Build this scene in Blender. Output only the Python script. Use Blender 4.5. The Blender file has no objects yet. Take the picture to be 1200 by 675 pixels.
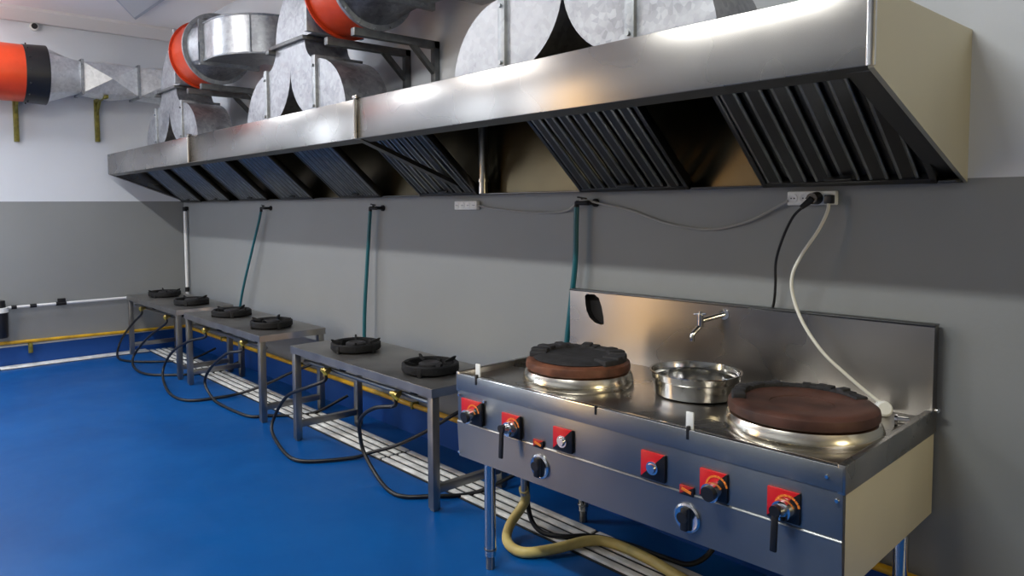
import bpy, bmesh, math, random
from mathutils import Vector, Matrix
random.seed(7)
SC = bpy.context.scene
COL = SC.collection
PI = math.pi
sin, cos, rad = math.sin, math.cos, math.radians

# ------------------------------------------------------------------ materials
def new_mat(name):
    m = bpy.data.materials.new(name); m.use_nodes = True
    nt = m.node_tree
    return m, nt, nt.nodes['Principled BSDF']

def plain(name, col, rough=.5, metal=0., noise=0., nscale=20., bump=0., spec=.5, rvar=0.):
    m, nt, b = new_mat(name)
    b.inputs['Base Color'].default_value = (*col, 1)
    b.inputs['Roughness'].default_value = rough
    b.inputs['Metallic'].default_value = metal
    b.inputs['Specular IOR Level'].default_value = spec
    if noise or bump or rvar:
        tc = nt.nodes.new('ShaderNodeTexCoord')
        n = nt.nodes.new('ShaderNodeTexNoise'); n.inputs['Scale'].default_value = nscale
        n.inputs['Detail'].default_value = 4
        nt.links.new(tc.outputs['Object'], n.inputs['Vector'])
        if noise:
            r = nt.nodes.new('ShaderNodeValToRGB')
            r.color_ramp.elements[0].position = .3; r.color_ramp.elements[1].position = .7
            r.color_ramp.elements[0].color = (*[c*(1-noise) for c in col], 1)
            r.color_ramp.elements[1].color = (*[min(1, c*(1+noise)) for c in col], 1)
            nt.links.new(n.outputs['Fac'], r.inputs['Fac']); nt.links.new(r.outputs['Color'], b.inputs['Base Color'])
        if rvar:
            mr = nt.nodes.new('ShaderNodeMapRange')
            mr.inputs['To Min'].default_value = max(0, rough-rvar); mr.inputs['To Max'].default_value = min(1, rough+rvar)
            nt.links.new(n.outputs['Fac'], mr.inputs['Value']); nt.links.new(mr.outputs['Result'], b.inputs['Roughness'])
        if bump:
            bp = nt.nodes.new('ShaderNodeBump'); bp.inputs['Strength'].default_value = bump; bp.inputs['Distance'].default_value = .01
            nt.links.new(n.outputs['Fac'], bp.inputs['Height']); nt.links.new(bp.outputs['Normal'], b.inputs['Normal'])
    return m

def brushed(name, col, rough, stretch=(3, 3, 500), bump=.03, blot=.12, blotscale=2.5, grain=None, aniso=.75, metal=1.):
    """Brushed stainless: fine stretched bump plus soft blotchy wear in gloss and tone."""
    m, nt, b = new_mat(name)
    b.inputs['Metallic'].default_value = metal
    if grain:
        gv = nt.nodes.new('ShaderNodeCombineXYZ')
        for q in range(3): gv.inputs[q].default_value = grain[q]
        nt.links.new(gv.outputs[0], b.inputs['Tangent']); b.inputs['Anisotropic'].default_value = aniso
    tc = nt.nodes.new('ShaderNodeTexCoord'); mp = nt.nodes.new('ShaderNodeMapping')
    mp.inputs['Scale'].default_value = stretch
    nt.links.new(tc.outputs['Object'], mp.inputs['Vector'])
    n = nt.nodes.new('ShaderNodeTexNoise'); n.inputs['Scale'].default_value = 1; n.inputs['Detail'].default_value = 3
    nt.links.new(mp.outputs['Vector'], n.inputs['Vector'])
    bp = nt.nodes.new('ShaderNodeBump'); bp.inputs['Strength'].default_value = bump; bp.inputs['Distance'].default_value = .002
    nt.links.new(n.outputs['Fac'], bp.inputs['Height'])
    if not grain: nt.links.new(bp.outputs['Normal'], b.inputs['Normal'])
    n2 = nt.nodes.new('ShaderNodeTexNoise'); n2.inputs['Scale'].default_value = blotscale; n2.inputs['Detail'].default_value = 2
    nt.links.new(tc.outputs['Object'], n2.inputs['Vector'])
    mr = nt.nodes.new('ShaderNodeMapRange'); mr.inputs['To Min'].default_value = rough-.07; mr.inputs['To Max'].default_value = rough+.1
    nt.links.new(n2.outputs['Fac'], mr.inputs['Value']); nt.links.new(mr.outputs['Result'], b.inputs['Roughness'])
    r = nt.nodes.new('ShaderNodeValToRGB')
    r.color_ramp.elements[0].position = .3; r.color_ramp.elements[1].position = .72
    r.color_ramp.elements[0].color = (*[c*(1-blot) for c in col], 1); r.color_ramp.elements[1].color = (*col, 1)
    nt.links.new(n2.outputs['Fac'], r.inputs['Fac']); nt.links.new(r.outputs['Color'], b.inputs['Base Color'])
    return m

def galvanized(name, lo, hi, rough=.38):
    m, nt, b = new_mat(name)
    b.inputs['Metallic'].default_value = .85
    tc = nt.nodes.new('ShaderNodeTexCoord')
    v = nt.nodes.new('ShaderNodeTexVoronoi'); v.inputs['Scale'].default_value = 45
    n = nt.nodes.new('ShaderNodeTexNoise'); n.inputs['Scale'].default_value = 9; n.inputs['Detail'].default_value = 6
    nt.links.new(tc.outputs['Object'], v.inputs['Vector']); nt.links.new(tc.outputs['Object'], n.inputs['Vector'])
    sp = nt.nodes.new('ShaderNodeSeparateColor'); nt.links.new(v.outputs['Color'], sp.inputs['Color'])
    mx = nt.nodes.new('ShaderNodeMath'); mx.operation = 'MULTIPLY_ADD'; mx.inputs[1].default_value = .35
    nt.links.new(sp.outputs['Red'], mx.inputs[0]); nt.links.new(n.outputs['Fac'], mx.inputs[2])
    r = nt.nodes.new('ShaderNodeValToRGB')
    r.color_ramp.elements[0].position = .35; r.color_ramp.elements[1].position = .95
    r.color_ramp.elements[0].color = (*lo, 1); r.color_ramp.elements[1].color = (*hi, 1)
    nt.links.new(mx.outputs[0], r.inputs['Fac']); nt.links.new(r.outputs['Color'], b.inputs['Base Color'])
    mr = nt.nodes.new('ShaderNodeMapRange'); mr.inputs['To Min'].default_value = rough-.1; mr.inputs['To Max'].default_value = rough+.15
    nt.links.new(mx.outputs[0], mr.inputs['Value']); nt.links.new(mr.outputs['Result'], b.inputs['Roughness'])
    return m

def wall_mat(name, bands, rough=.55, spec=.4):
    """Paint bands by height in metres: [(z_from, colour), ...] with a crisp edge."""
    m, nt, b = new_mat(name)
    g = nt.nodes.new('ShaderNodeNewGeometry'); s = nt.nodes.new('ShaderNodeSeparateXYZ')
    nt.links.new(g.outputs['Position'], s.inputs['Vector'])
    n = nt.nodes.new('ShaderNodeTexNoise'); n.inputs['Scale'].default_value = 1.3; n.inputs['Detail'].default_value = 6
    nt.links.new(g.outputs['Position'], n.inputs['Vector'])
    dv = nt.nodes.new('ShaderNodeMath'); dv.operation = 'DIVIDE'; dv.inputs[1].default_value = 4
    nt.links.new(s.outputs['Z'], dv.inputs[0])
    r = nt.nodes.new('ShaderNodeValToRGB'); r.color_ramp.interpolation = 'CONSTANT'
    e = r.color_ramp.elements
    e[0].position = 0; e[0].color = (*bands[0][1], 1)
    e[1].position = bands[1][0]/4; e[1].color = (*bands[1][1], 1)
    for z, c in bands[2:]:
        k = e.new(z/4); k.color = (*c, 1)
    nt.links.new(dv.outputs[0], r.inputs['Fac'])
    mr = nt.nodes.new('ShaderNodeMapRange'); mr.inputs['To Min'].default_value = .9; mr.inputs['To Max'].default_value = 1.08
    nt.links.new(n.outputs['Fac'], mr.inputs['Value'])
    mx = nt.nodes.new('ShaderNodeVectorMath'); mx.operation = 'SCALE'
    nt.links.new(r.outputs['Color'], mx.inputs[0]); nt.links.new(mr.outputs['Result'], mx.inputs['Scale'])
    nt.links.new(mx.outputs['Vector'], b.inputs['Base Color'])
    b.inputs['Roughness'].default_value = rough; b.inputs['Specular IOR Level'].default_value = spec
    n3 = nt.nodes.new('ShaderNodeTexNoise'); n3.inputs['Scale'].default_value = 60
    nt.links.new(g.outputs['Position'], n3.inputs['Vector'])
    bp = nt.nodes.new('ShaderNodeBump'); bp.inputs['Strength'].default_value = .04; bp.inputs['Distance'].default_value = .01
    nt.links.new(n3.outputs['Fac'], bp.inputs['Height']); nt.links.new(bp.outputs['Normal'], b.inputs['Normal'])
    return m

def split_mat(name, red, black):
    """Control plate: red upper-left triangle, black lower-right triangle (in the plate's own axes)."""
    m, nt, b = new_mat(name)
    tc = nt.nodes.new('ShaderNodeTexCoord'); s = nt.nodes.new('ShaderNodeSeparateXYZ')
    nt.links.new(tc.outputs['Generated'], s.inputs['Vector'])
    sub = nt.nodes.new('ShaderNodeMath'); sub.operation = 'SUBTRACT'
    nt.links.new(s.outputs['X'], sub.inputs[0]); nt.links.new(s.outputs['Z'], sub.inputs[1])
    gt = nt.nodes.new('ShaderNodeMath'); gt.operation = 'GREATER_THAN'; gt.inputs[1].default_value = -.04
    nt.links.new(sub.outputs[0], gt.inputs[0])
    mx = nt.nodes.new('ShaderNodeMix'); mx.data_type = 'RGBA'
    mx.inputs[6].default_value = (*red, 1); mx.inputs[7].default_value = (*black, 1)
    nt.links.new(gt.outputs[0], mx.inputs[0]); nt.links.new(mx.outputs[2], b.inputs['Base Color'])
    b.inputs['Roughness'].default_value = .35
    return m

def emissive(name, col, strength):
    m, nt, b = new_mat(name)
    b.inputs['Base Color'].default_value = (.8, .8, .8, 1)
    b.inputs['Emission Color'].default_value = (*col, 1); b.inputs['Emission Strength'].default_value = strength
    return m

def floor_mat():
    m, nt, b = new_mat('blue_epoxy')
    g = nt.nodes.new('ShaderNodeNewGeometry')
    n = nt.nodes.new('ShaderNodeTexNoise'); n.inputs['Scale'].default_value = 1.1; n.inputs['Detail'].default_value = 7; n.inputs['Distortion'].default_value = .6
    nt.links.new(g.outputs['Position'], n.inputs['Vector'])
    r = nt.nodes.new('ShaderNodeValToRGB')
    r.color_ramp.elements[0].position = .32; r.color_ramp.elements[1].position = .72
    r.color_ramp.elements[0].color = (.0006, .057, .225, 1); r.color_ramp.elements[1].color = (.0010, .082, .30, 1)
    nt.links.new(n.outputs['Fac'], r.inputs['Fac']); nt.links.new(r.outputs['Color'], b.inputs['Base Color'])
    mr = nt.nodes.new('ShaderNodeMapRange'); mr.inputs['To Min'].default_value = .22; mr.inputs['To Max'].default_value = .5
    n2 = nt.nodes.new('ShaderNodeTexNoise'); n2.inputs['Scale'].default_value = 3.5; n2.inputs['Detail'].default_value = 8
    nt.links.new(g.outputs['Position'], n2.inputs['Vector'])
    nt.links.new(n2.outputs['Fac'], mr.inputs['Value']); nt.links.new(mr.outputs['Result'], b.inputs['Roughness'])
    b.inputs['Specular IOR Level'].default_value = .26
    bp = nt.nodes.new('ShaderNodeBump'); bp.inputs['Strength'].default_value = .08; bp.inputs['Distance'].default_value = .02
    nt.links.new(n2.outputs['Fac'], bp.inputs['Height']); nt.links.new(bp.outputs['Normal'], b.inputs['Normal'])
    return m

GREY = (.232, .240, .240); WHITE = (.62, .645, .685); BLUE = (.003, .055, .26)
M = dict(
    floor=floor_mat(),
    wall=wall_mat('painted_wall', [(0, BLUE), (.185, (.62, .62, .58)), (.196, GREY), (1.566, WHITE)]),
    wall_warm=wall_mat('cream_wall', [(0, BLUE), (.19, (.42, .36, .22)), (1.566, (.75, .68, .5))]),
    ceiling=plain('white_ceiling', (.92, .87, .85), .8),
    trim=plain('ceiling_trim_paint', (.68, .66, .66), .7),
    steel=brushed('hood_stainless', (.34, .322, .305), .26, grain=(0, 0, 1), aniso=.5),
    steel_in=brushed('gold_toned_stainless', (.095, .075, .045), .30, blot=.4),  # gold reflection inside the hood put into the base colour
    steel_dark=brushed('dark_filter_steel', (.10, .10, .10), .34, stretch=(300, 3, 3)),
    lipsteel=plain('pale_steel_edge', (.30, .31, .30), .30, 1., noise=.2),  # paler steel than the filter strips
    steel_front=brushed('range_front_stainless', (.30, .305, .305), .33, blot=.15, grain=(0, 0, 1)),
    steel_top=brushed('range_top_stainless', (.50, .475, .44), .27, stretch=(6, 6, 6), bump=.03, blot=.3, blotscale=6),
    steel_warm_lit=brushed('warm_lit_hood_end', (.58, .54, .40), .42, stretch=(3, 300, 3), blot=.08, metal=.55),  # warm light from the right put into the hood end colour
    range_side_warm_lit=brushed('warm_lit_range_end', (.78, .71, .52), .45, stretch=(3, 300, 3), blot=.08, metal=.35),  # brighter cream base stands in for warm light on the range end
    steel_splash=brushed('splash_stainless', (.30, .28, .262), .27, stretch=(3, 3, 500), blot=.22, grain=(0, 0, 1), aniso=.8),
    polish=plain('polished_steel', (.64, .635, .62), .12, 1., rvar=.05),
    collar=plain('burner_collar_steel', (.78, .73, .62), .2, 1., noise=.08, nscale=14, rvar=.06),
    chrome=plain('chrome', (.8, .8, .8), .12, 1.),
    table=brushed('table_steel', (.37, .36, .345), .42, stretch=(2, 300, 3), blot=.3, blotscale=5),
    galv=galvanized('galvanized_sheet', (.23, .24, .26), (.43, .44, .47), .42),
    galv_lit=galvanized('lit_galvanized_sheet', (.62, .63, .64), (.86, .87, .88), .34),  # lighter copy of the sheet, facet highlights put into its colour
    galv_mid=galvanized('outlet_galvanized_sheet', (.25, .26, .28), (.47, .48, .50), .30),
    galv_dark=galvanized('galvanized_flange', (.25, .27, .29), (.45, .47, .49), .45),
    angle=plain('painted_angle_iron', (.13, .135, .14), .45, .6, noise=.2),
    olive=plain('olive_painted_iron', (.16, .14, .02), .55, .1, noise=.35, nscale=30),
    orange=plain('orange_fan_paint', (.56, .050, .012), .32, 0., noise=.12, nscale=7),
    black=plain('black_rubber', (.008, .008, .009), .42),
    iron=plain('black_cast_iron', (.008, .008, .009), .65, 0., noise=.3, nscale=40, bump=.3, spec=.3),
    soot=plain('sooty_iron', (.014, .013, .015), .7, 0., noise=.5, nscale=25, bump=.4),
    rust=plain('rust_brown_iron', (.13, .047, .024), .5, .2, noise=.45, nscale=18, bump=.3),
    rust_dark=plain('dark_burnt_brown_iron', (.070, .028, .019), .55, .1, noise=.5, nscale=9, bump=.3),
    flue=plain('soot_black', (.004, .003, .003), .9),
    pvc=plain('white_pvc', (.72, .72, .72), .35),
    white=plain('white_plastic', (.80, .80, .76), .4),
    cord=plain('white_cord', (.70, .68, .60), .5),
    greycord=plain('grey_cord', (.34, .33, .31), .5),
    teal=plain('teal_hose', (.004, .095, .12), .35),
    yellow=plain('yellow_gas_paint', (.58, .33, .015), .4, noise=.25, nscale=9),
    cream=plain('cream_hose', (.60, .47, .16), .45, noise=.1),
    brass=plain('brass', (.50, .36, .12), .35, 1.),
    grate=plain('white_drain_bar', (.78, .78, .75), .45, .05, noise=.25, nscale=12),
    trough=plain('dark_drain_trough', (.012, .013, .016), .7),
    plate=split_mat('red_black_plate', (.56, .006, .010), (.006, .006, .008)),
    sticker=split_mat('red_black_sticker', (.40, .012, .010), (.01, .008, .008)),
    oring=plain('orange_print', (.75, .20, .02), .5),
    lamp=emissive('fluorescent_tube', (1, .97, .92), 30.),
    lampbody=plain('lamp_housing', (.8, .8, .8), .5),
    panel=plain('grey_ceiling_panel', (.50, .51, .55), .5),
    fill_window=emissive('added_daylight_pane', (.80, .89, 1.), 7.),
    amber=emissive('added_amber_pane', (1, .60, .20), 6.),
    frame=plain('white_frame', (.7, .7, .7), .5),
    door=plain('ochre_door', (.55, .38, .12), .45),
)

# ------------------------------------------------------------------ mesh builder
class MB:
    def __init__(s): s.bm = bmesh.new()
    def merge(s, other, mat=None):
        if mat is not None: bmesh.ops.transform(other, matrix=mat, verts=other.verts)
        me = bpy.data.meshes.new('tmp'); other.to_mesh(me); other.free()
        s.bm.from_mesh(me); bpy.data.meshes.remove(me)
    def box(s, x0, x1, y0, y1, z0, z1, bev=0., mat=None, seg=2):
        b = bmesh.new(); bmesh.ops.create_cube(b, size=1)
        bmesh.ops.scale(b, vec=(x1-x0, y1-y0, z1-z0), verts=b.verts)
        bmesh.ops.translate(b, vec=((x0+x1)/2, (y0+y1)/2, (z0+z1)/2), verts=b.verts)
        if bev: bmesh.ops.bevel(b, geom=b.edges[:], offset=bev, segments=seg, affect='EDGES', profile=.5)
        s.merge(b, mat); return s
    def bar(s, p, q, w, h, bev=0., up=(0, 0, 1)):
        """Rectangular bar from p to q, w across and h along 'up'."""
        p, q = Vector(p), Vector(q); d = (q-p); L = d.length; d.normalize()
        upv = Vector(up)
        if abs(d.dot(upv)) > .98: upv = Vector((0, 1, 0))
        xa = d.cross(upv).normalized(); za = xa.cross(d)
        mt = Matrix((xa, d, za)).transposed().to_4x4(); mt.translation = p
        return s.box(-w/2, w/2, 0, L, -h/2, h/2, bev, mt)
    def cyl(s, p, q, r, r2=None, seg=24, cap=True):
        r2 = r if r2 is None else r2
        p, q = Vector(p), Vector(q); d = q-p
        b = bmesh.new()
        bmesh.ops.create_cone(b, cap_ends=cap, segments=seg, radius1=r, radius2=r2, depth=d.length)
        mt = d.to_track_quat('Z', 'Y').to_matrix().to_4x4(); mt.translation = (p+q)/2
        s.merge(b, mt); return s
    def lathe(s, prof, c=(0, 0, 0), seg=48, mat=None, closed=False):
        b = bmesh.new(); rings = []
        for r, z in prof:
            if r < 1e-6: rings.append([b.verts.new((0, 0, z))])
            else: rings.append([b.verts.new((r*cos(2*PI*k/seg), r*sin(2*PI*k/seg), z)) for k in range(seg)])
        n = len(rings)
        for i in range(n if closed else n-1):
            A, B = rings[i], rings[(i+1) % n]
            for k in range(seg):
                k2 = (k+1) % seg
                if len(A) == 1 and len(B) == 1: continue
                if len(A) == 1: b.faces.new((A[0], B[k], B[k2]))
                elif len(B) == 1: b.faces.new((A[k], A[k2], B[0]))
                else: b.faces.new((A[k], A[k2], B[k2], B[k]))
        mt = mat if mat is not None else Matrix.Translation(c)
        s.merge(b, mt); return s
    def prism(s, poly, axis, a, b_, bev=0.):
        """Extrude a 2-D polygon along axis from a to b_. 'y' polys are (x,z), 'x' polys (y,z), 'z' polys (x,y)."""
        f = {'y': lambda u, v, t: (u, t, v), 'x': lambda u, v, t: (t, u, v), 'z': lambda u, v, t: (u, v, t)}[axis]
        b = bmesh.new()
        A = [b.verts.new(f(u, v, a)) for u, v in poly]; B = [b.verts.new(f(u, v, b_)) for u, v in poly]
        n = len(poly)
        b.faces.new(A); b.faces.new(B[::-1])
        for i in range(n): b.faces.new((A[i], B[i], B[(i+1) % n], A[(i+1) % n]))
        bmesh.ops.recalc_face_normals(b, faces=b.faces[:])
        if bev: bmesh.ops.bevel(b, geom=b.edges[:], offset=bev, segments=2, affect='EDGES', profile=.5)
        s.merge(b); return s
    def tube(s, pts, r, seg=10, sub=8, smooth=True):
        P = [Vector(p) for p in pts]
        if smooth and len(P) > 2:
            out = []
            for i in range(len(P)-1):
                p0 = P[i-1] if i else P[0]*2-P[1]; p3 = P[i+2] if i+2 < len(P) else P[-1]*2-P[-2]
                p1, p2 = P[i], P[i+1]
                for k in range(sub):
                    t = k/sub
                    out.append(.5*((2*p1)+(p2-p0)*t+(2*p0-5*p1+4*p2-p3)*t*t+(3*p1-p0-3*p2+p3)*t**3))
            out.append(P[-1]); P = out
        b = bmesh.new(); rings = []
        T = [(P[min(i+1, len(P)-1)]-P[max(i-1, 0)]).normalized() for i in range(len(P))]
        nrm = T[0].orthogonal().normalized()
        for i, p in enumerate(P):
            nrm = (nrm-T[i]*nrm.dot(T[i])).normalized(); bn = T[i].cross(nrm)
            rings.append([b.verts.new(p+r*(nrm*cos(2*PI*k/seg)+bn*sin(2*PI*k/seg))) for k in range(seg)])
        for A, B in zip(rings, rings[1:]):
            for k in range(seg): b.faces.new((A[k], A[(k+1) % seg], B[(k+1) % seg], B[k]))
        b.faces.new(rings[0][::-1]); b.faces.new(rings[-1])
        s.merge(b); return s
    def sphere(s, c, r, sc=(1, 1, 1), seg=16):
        b = bmesh.new(); bmesh.ops.create_uvsphere(b, u_segments=seg, v_segments=seg//2, radius=r)
        s.merge(b, Matrix.Translation(c) @ Matrix.Diagonal((*sc, 1))); return s
    def faces(s, verts, faces):
        b = bmesh.new(); V = [b.verts.new(v) for v in verts]
        for f in faces: b.faces.new([V[i] for i in f])
        s.merge(b); return s
    def build(s, name, mat, parent=None, angle=38, label=None):
        bm = s.bm
        bmesh.ops.remove_doubles(bm, verts=bm.verts, dist=1e-6)
        bmesh.ops.recalc_face_normals(bm, faces=bm.faces[:])
        for f in bm.faces: f.smooth = True
        for e in bm.edges:
            if len(e.link_faces) == 2 and e.calc_face_angle(0) > rad(angle): e.smooth = False
        me = bpy.data.meshes.new(name); bm.to_mesh(me); bm.free()
        me.materials.append(M[mat] if isinstance(mat, str) else mat)
        o = bpy.data.objects.new(name, me); COL.objects.link(o)
        if parent is not None: o.parent = parent
        if label: o['label'] = label
        return o

def tag(o, label, cat, group=None, kind=None):
    o['label'] = label; o['category'] = cat
    if group: o['group'] = group
    if kind: o['kind'] = kind
    return o
def thing(name, label, cat, loc=(0, 0, 0), rz=0., group=None):
    o = bpy.data.objects.new(name, None); COL.objects.link(o); o.empty_display_size = .1
    o.location = loc; o.rotation_euler = (0, 0, rz)
    return tag(o, label, cat, group)
def struct(mb, name, mat):
    o = mb.build(name, mat); o['kind'] = 'structure'; return o
def copy_tree(o, parent=None):
    c = o.copy(); COL.objects.link(c)
    if parent is not None: c.parent = parent
    for ch in list(o.children): copy_tree(ch, c)
    return c
def arc(cx, cz, r, a0, a1, n=14):
    return [(cx+r*cos(rad(a0+(a1-a0)*k/n)), cz+r*sin(rad(a0+(a1-a0)*k/n))) for k in range(n+1)]

# ------------------------------------------------------------------ camera
cam_d = bpy.data.cameras.new('camera'); cam = bpy.data.objects.new('camera', cam_d); COL.objects.link(cam)
yaw, pit, rol, F = .8720, -.0599, -.0078, 852.5766
fw = Vector((-sin(yaw)*cos(pit), cos(yaw)*cos(pit), sin(pit))); rt = Vector((cos(yaw), sin(yaw), 0)); up = rt.cross(fw)
r2 = rt*cos(rol)+up*sin(rol); u2 = -rt*sin(rol)+up*cos(rol)
mw = Matrix((r2, u2, -fw)).transposed().to_4x4(); mw.translation = (7.995, -2.7645, 1.5)
cam.matrix_world = mw
cam_d.sensor_fit = 'HORIZONTAL'; cam_d.sensor_width = 36; cam_d.lens = F*36/1200
cam_d.shift_x = 53.33/1200; cam_d.shift_y = -44.68/1200; cam_d.clip_start = .05
SC.camera = cam

# ------------------------------------------------------------------ room
X0, X1, YF, H = -.10, 11.2, -4.6, 3.40
struct(MB().box(X0-.2, X1+.2, YF-.2, .2, -.12, 0), 'floor', 'floor')
struct(MB().box(X0-.2, X1+.2, YF-.2, .2, H, H+.12), 'ceiling', 'ceiling')
struct(MB().box(X0-.2, X1+.2, 0, .2, 0, H), 'wall_back', 'wall')
struct(MB().box(X0-.2, X0, YF, 0, 0, H), 'wall_left', 'wall')
struct(MB().box(X1, X1+.2, YF, 0, 0, H), 'wall_right', 'wall_warm')
struct(MB().box(X0-.2, X1+.2, YF-.2, YF, 0, H), 'wall_front', 'wall')
struct(MB().prism([(X0, 3.28), (X0+.05, 3.28), (X0+.13, 3.37), (X0+.13, H), (X0, H)], 'y', YF, 0), 'trim_1', 'trim')
# unseen glowing panes added behind the camera for fill and steel reflections
def glazed(name, x0, x1, z0, z1, pane):
    w = MB().box(x0-.06, x1+.06, YF, YF+.05, z1, z1+.06).box(x0-.06, x0, YF, YF+.05, z0, z1).box(x1, x1+.06, YF, YF+.05, z0, z1).box(x0-.06, x1+.06, YF, YF+.05, z0-.002 if z0 < .1 else z0-.06, z0+.03)
    w.box(x0, x1, YF, YF+.05, (z0+z1)/2-.03, (z0+z1)/2+.03)
    o = struct(w, name, 'frame')
    MB().box(x0, x1, YF+.005, YF+.02, z0, z1).build('pane', pane, o)
glazed('fill_window_1', 2.15, 2.6, .9, 2.9, 'fill_window')
glazed('fill_window_2', .3, 1.0, .9, 2.9, 'fill_window')
glazed('glow_door_1', 3.0, 3.5, .03, 2.6, 'amber')

# ------------------------------------------------------------------ floor drain
d = thing('floor_drain', 'long white barred drain channel in the blue floor under tables and range', 'drain', (0, -.33, 0))
MB().box(.02, 8.6, -.118, .118, .0005, .004).build('trough', 'trough', d)
g = MB()
for k in range(4):
    yc = -.118+.029+k*.0595
    x = .02
    while x < 8.6:
        L = 1.45
        g.box(x, min(x+L, 8.6), yc-.0175, yc+.0175, .004, .014, .002); x += L+.02
g.build('grate', 'grate', d)
d = thing('floor_drain', 'narrow white drain strip along the foot of the left wall', 'drain', (0, -.45, 0))
MB().box(-.095, .055, -4., 0, .0005, .004).build('trough', 'trough', d)
g = MB()
for k in range(3): g.box(-.090, .050, -1.34*(k+1)+.01, -1.34*k, .004, .013, .002)
g.build('grate', 'grate', d)

# ------------------------------------------------------------------ extractor hood
HX0, HX1, HY, ZB, ZF, ZT = .0, 7.2295, -.777, 1.564, 1.849, 2.051
hood = thing('extractor_hood', 'long stainless steel extractor hood mounted on the wall above tables and range', 'hood', (0, 0, ZB))
def hb(o): o.location.z = -ZB; return o
T = .012
JX = [2.33, 4.76]
xs = [HX0, *JX, HX1]
for a, b in zip(xs, xs[1:]):
    hb(MB().box(a+(.001 if a else 0), b-(.001 if b < HX1 else 0), HY, HY+T, ZF, ZT, .003).build('front_panel', 'steel', hood))
for jx in JX:
    hb(MB().cyl((jx, HY-.004, ZF+.003), (jx, HY-.004, ZT+.004), .011, seg=12).box(jx-.022, jx+.022, HY-.012, HY+.02, ZT, ZT+.018, .003).build('joint_strip', 'steel', hood))
hb(MB().cyl((HX1-.006, HY+.006, ZF), (HX1-.006, HY+.006, ZT), .012, seg=20).build('corner_bead', 'polish', hood))
end = [(HY+T, ZF-.004), (HY+T, ZT), (0, ZT), (0, ZB)]
hb(MB().prism(end, 'x', HX1-.014, HX1).build('end_panel', 'steel_warm_lit', hood))
hb(MB().prism(end, 'x', HX0, HX0+.014).build('end_panel', 'steel', hood))
hb(MB().box(HX0+.01, HX1-.01, HY+.01, -.002, ZT-.012, ZT-.002).build('top_panel', 'steel_in', hood))
hb(MB().box(HX0+.01, HX1-.01, -.014, -.002, ZB, ZT-.01).build('back_panel', 'steel_in', hood))
# dark folded rim round the mouth
sl = (ZB-ZF)/(0-HY)
m_ = MB().prism([(HY+.002, ZF+.001), (HY+.06, ZF-.016), (HY+.06, ZF-.006), (HY+.002, ZF+.011)], 'x', HX0+.014, HX1-.014)
hb(m_.build('mouth_rim', 'steel_dark', hood))
for xa, xb in ((HX1-.075, HX1-.014), (HX0+.014, HX0+.06)):
    hb(MB().prism([(HY+.03, ZF-.009), (-.03, ZB+.013), (-.03, ZB+.023), (HY+.03, ZF+.001)], 'x', xa, xb).build('mouth_rim', 'steel_dark', hood))
# back gutter
hb(MB().box(HX0+.01, HX1-.01, -.075, -.012, ZB, ZB+.006).box(HX0+.01, HX1-.01, -.079, -.072, ZB, ZB+.008, .002).build('gutter', 'steel_dark', hood))
hb(MB().prism([(HY+.01, ZF-.004), (-.04, ZB+.018), (-.04, ZB+.042), (HY+.01, ZF+.02)], 'x', 4.74, 4.79).build('cross_brace', 'steel_dark', hood))
# baffle filters leaning from the gutter up into the hood
def filt(xa, xb, n):
    P0, P1 = Vector((-.07, ZB+.012)), Vector((-.53, ZB+.41)); dd = (P1-P0); L = dd.length; dd.normalize(); nn = Vector((-dd.y, dd.x))
    # local frame: u along slope, v normal (towards the camera side)
    mt = Matrix(((1, 0, 0, 0), (0, dd.x, -dd.y, P0.x), (0, dd.y, dd.x, P0.y), (0, 0, 0, 1)))
    m = MB(); lp = MB(); W = xb-xa
    m.box(xa, xb, 0, .022, -.02, .02, .002, mt).box(xa, xb, L-.022, L, -.02, .02, .002, mt)
    m.box(xa, xa+.02, 0, L, -.02, .02, .002, mt).box(xb-.02, xb, 0, L, -.02, .02, .002, mt)
    p = (W-.04)/n
    for k in range(n):
        x = xa+.02+p*k
        m.box(x+.08*p, x+.62*p, .02, L-.02, .008, .013, 0, mt)        # front baffle strip
        for q in (.08, .62): lp.cyl(mt @ Vector((x+q*p, .02, .008)), mt @ Vector((x+q*p, L-.02, .008)), .0075, seg=10)
        m.box(x+.55*p, x+1.14*p, .02, L-.02, -.014, -.009, 0, mt)     # rear baffle strip
    m.box(xa+W*.42, xa+W*.58, .04, .052, .02, .035, .002, mt)
    fo = hb(m.build('baffle_filter', 'steel_dark', hood))
    lp.build('baffle_edges', 'lipsteel', fo)
for xa, xb, n in [(.12, .66, 7), (.86, 1.40, 7), (1.64, 2.2, 7), (2.45, 3.0, 7), (3.40, 3.93, 7), (4.37, 4.91, 6), (5.66, 6.26, 7), (6.58, 7.17, 6)]:
    filt(xa, xb, n)
hb(MB().cyl((4.96, -.09, ZB+.006), (4.96, -.09, ZT-.012), .026, seg=20).cyl((4.96, -.09, ZB+.07), (4.96, -.09, ZB+.085), .032, seg=20).build('drip_pipe', 'steel_top', hood))

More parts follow.
